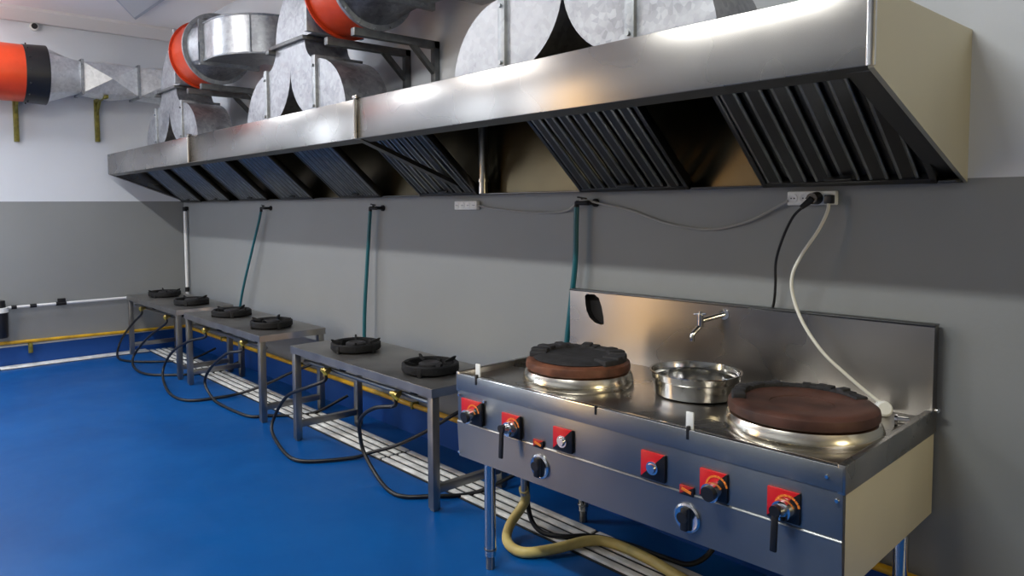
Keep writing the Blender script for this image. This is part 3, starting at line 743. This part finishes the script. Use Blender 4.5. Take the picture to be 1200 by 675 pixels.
# white water pipe on the left wall with dark fittings, and the filter canister
wp = thing('water_pipe', 'white plastic pipe with dark valves sloping along the left wall', 'pipe', (X0+.06, -1.67, .575))
MB().cyl((0, -.02, 0), (0, 1.12, .004), .013, seg=16).build('pipe', 'pvc', wp)
for y, w in ((.03, .022), (.19, .028), (.43, .045)):
    MB().cyl((0, y-w, 0), (0, y+w, .0), .019, seg=14).build('coupling', 'iron', wp)
MB().box(-.012, .012, .40, .47, .012, .05, .004).build('valve_handle', 'iron', wp)
wf = thing('water_filter', 'black water filter canister with white cap at the left edge', 'filter', (X0+.10, -1.76, .30))
MB().lathe([(0, 0), (.055, .0), (.062, .015), (.066, .24), (.0, .24)], seg=32).build('canister', 'black', wf)
MB().lathe([(0, .24), (.072, .24), (.072, .285), (0, .285)], seg=32).build('cap', 'white', wf)
MB().lathe([(0, .285), (.05, .285), (.045, .35), (0, .35)], seg=32).build('head', 'black', wf)
MB().box(-.099, -.02, -.02, .02, .29, .33, .003).build('bracket', 'black', wf)
wv = thing('water_pipe', 'white vertical plastic pipe in the room corner', 'pipe', (.035, -.035, 0))
MB().cyl((0, 0, .40), (-.0, 0, 1.485), .0165, seg=18).build('pipe', 'pvc', wv)
MB().cyl((0, 0, .60), (0, 0, .65), .022, seg=16).build('coupling', 'iron', wv)
MB().cyl((0, 0, 1.47), (0, 0, 1.515), .022, seg=16).cyl((0, 0, 1.50), (0, .034, 1.50), .02, seg=16).build('elbow', 'iron', wv)
# wall valves with teal hoses
def wall_valve(x, z, label):
    v = thing('wall_tap', label, 'tap', (x, 0, z), 0, 'small dark wall taps')
    MB().cyl((0, -.002, 0), (0, -.012, 0), .02, seg=16).cyl((0, -.01, 0), (0, -.06, 0), .010, seg=14).cyl((.0, -.055, 0), (-.075, -.06, 0), .012, seg=14).cyl((-.072, -.06, .006), (-.075, -.06, -.03), .012, seg=14).build('body', 'iron', v)
    MB().bar((-.07, -.058, .028), (-.015, -.058, .02), .012, .007, .002).cyl((-.04, -.058, .0), (-.04, -.058, .026), .007, seg=10).build('handle', 'iron', v)
wall_valve(2.085, 1.497, 'small dark wall tap above the middle table')
wall_valve(3.83, 1.492, 'small dark wall tap above the table by the range')
wall_valve(5.69, 1.512, 'small dark wall tap above the left end of the range')
TG = 'teal water hoses on the back wall'
hose('water_hose', [(2.01, -.06, 1.478), (1.97, -.065, 1.38), (1.82, -.075, 1.10), (1.66, -.085, .80), (1.57, -.09, .58), (1.56, -.09, .45)], .0115, 'teal', 'slanting dark teal hose hanging behind the middle table', 'hose', TG)
hose('water_hose', [(3.755, -.06, 1.472), (3.745, -.062, 1.38), (3.72, -.07, 1.1), (3.705, -.085, .80), (3.70, -.09, .58), (3.70, -.09, .40)], .0135, 'teal', 'straight teal hose hanging behind the table by the range', 'hose', TG)
hose('water_hose', [(5.615, -.06, 1.492), (5.612, -.06, 1.40), (5.605, -.06, 1.2), (5.57, -.06, .95), (5.53, -.07, .6)], .0135, 'teal', 'teal hose dropping to the left end of the range backsplash', 'hose', TG)
# socket strips and cords
def sockets(x0, x1, z0, z1, n, label):
    s = thing('socket_strip', label, 'socket', ((x0+x1)/2, 0, (z0+z1)/2), 0, 'white socket strips under the hood')
    w, h = (x1-x0)/2, (z1-z0)/2
    MB().box(-w, w, -.028, -.001, -h, h, .004).build('housing', 'white', s)
    p = 2*w/n
    for k in range(n):
        xc = -w+p*(k+.5)
        so = MB().lathe([(.0, -.0), (p*.30, -.0), (p*.36, .002), (p*.40, .002), (p*.40, -.004), (0, -.004)], seg=24, mat=Matrix.Translation((xc, -.0285, 0)) @ Matrix.Rotation(PI/2, 4, 'X')).build('socket', 'white', s)
        MB().cyl((xc-.006, -.0288, 0), (xc-.006, -.0298, 0), .0028, seg=8).cyl((xc+.006, -.0288, 0), (xc+.006, -.0298, 0), .0028, seg=8).build('holes', 'black', so)
sockets(4.628, 4.83, 1.480, 1.530, 4, 'small white socket strip on the wall under mid hood')
sockets(6.648, 6.828, 1.494, 1.546, 4, 'white socket strip on the wall above the range backsplash')
hose('power_cord', [(4.826, -.02, 1.505), (4.95, -.012, 1.487), (5.2, -.012, 1.468), (5.40, -.012, 1.462), (5.52, -.02, 1.475), (5.60, -.05, 1.505), (5.66, -.06, 1.525), (5.75, -.03, 1.505), (5.90, -.012, 1.475), (6.10, -.012, 1.418), (6.30, -.012, 1.395), (6.47, -.014, 1.425), (6.60, -.02, 1.485), (6.655, -.03, 1.512)], .0052, 'greycord', 'thin grey cord sagging between the two socket strips', 'cord', seg=8)
pc = thing('power_cord', 'black plug and cord dropping from the socket strip behind the backsplash', 'cord', (6.762, -.030, 1.520))
MB().cyl((0, .0, 0), (-.004, -.035, -.002), .024, .021, seg=20).cyl((-.004, -.03, -.004), (-.035, -.05, -.035), .014, .009, seg=14).build('plug', 'black', pc)
b = MB().tube([(6.74, -.075, 1.495), (6.70, -.085, 1.45), (6.66, -.08, 1.37), (6.63, -.07, 1.28), (6.622, -.055, 1.19), (6.61, -.04, 1.12), (6.585, -.022, 1.04), (6.585, -.018, .96)], .005, seg=8).build('cord', 'black', pc)
b.location = (-6.762, .030, -1.520)
ec = thing('extension_cord', 'white extension cord hanging from the socket strip onto the range top', 'cord', (6.812, -.028, 1.515))
wc = [(6.812, -.045, 1.515), (6.814, -.06, 1.47), (6.795, -.09, 1.40), (6.75, -.12, 1.31), (6.72, -.125, 1.23), (6.728, -.125, 1.15), (6.775, -.14, 1.06), (6.85, -.15, .97), (6.93, -.14, .90), (7.00, -.13, .845), (7.035, -.125, .822)]
b = MB().tube(wc, .0062, seg=10).build('cord', 'cord', ec); b.location = (-6.812, .028, -1.515)
MB().box(-.014, .014, -.03, .002, -.016, .016, .004).build('plug', 'black', ec)
b = MB().lathe([(0, 0), (.024, .0), (.027, .006), (.026, .034), (.020, .040), (0, .040)], seg=28, mat=Matrix.Translation((7.035, -.125, .80)) @ Matrix.Rotation(rad(38), 4, 'Z') @ Matrix.Rotation(rad(70), 4, 'X')).build('connector', 'white', ec); b.location = (-6.812, .028, -1.515)

# ------------------------------------------------------------------ lights
def batten(x, y, label, power, col):
    l = thing('batten_light', label, 'light', (x, y, H))
    MB().box(-.62, .62, -.06, .06, -.06, 0, .006).build('housing', 'lampbody', l)
    MB().cyl((-.59, 0, -.085), (.59, 0, -.085), .018, seg=16).build('tube', 'lamp', l)
    a = bpy.data.lights.new('batten_glow', 'AREA'); a.shape = 'RECTANGLE'; a.size = 1.2; a.size_y = .10; a.energy = power; a.color = col
    o = bpy.data.objects.new('batten_glow', a); COL.objects.link(o); o.location = (x, y, H-.11)
batten(6.3, -2.5, 'white batten light on the ceiling before the range', 58, (.97, 1, .96))
batten(3.4, -2.5, 'white batten light on the ceiling before the middle table', 45, (1, .98, .95))
batten(.9, -2.5, 'white batten light on the ceiling near the left wall', 44, (.88, .94, 1.))
def area(name, loc, rot, sx, sy, e, col):
    a = bpy.data.lights.new(name, 'AREA'); a.shape = 'RECTANGLE'; a.size = sx; a.size_y = sy; a.energy = e; a.color = col
    o = bpy.data.objects.new(name, a); COL.objects.link(o); o.location = loc; o.rotation_euler = rot
area('warm_side_fill', (X1-.15, -1.1, 1.9), (0, rad(90), 0), .5, .5, 26, (1, .84, .5))  # unseen warm light, added to brighten the steel end panels
wl = bpy.data.worlds.new('world'); SC.world = wl; wl.use_nodes = True
wl.node_tree.nodes['Background'].inputs['Color'].default_value = (.5, .6, .8, 1)
wl.node_tree.nodes['Background'].inputs['Strength'].default_value = .15

vs = SC.view_settings
SC.display_settings.display_device = 'sRGB'
vs.view_transform = 'Standard'; vs.look = 'None'; vs.gamma = 1; vs.use_curve_mapping = False
vs.exposure = .24
SC.cycles.use_denoising = True
SC.cycles.max_bounces = 8
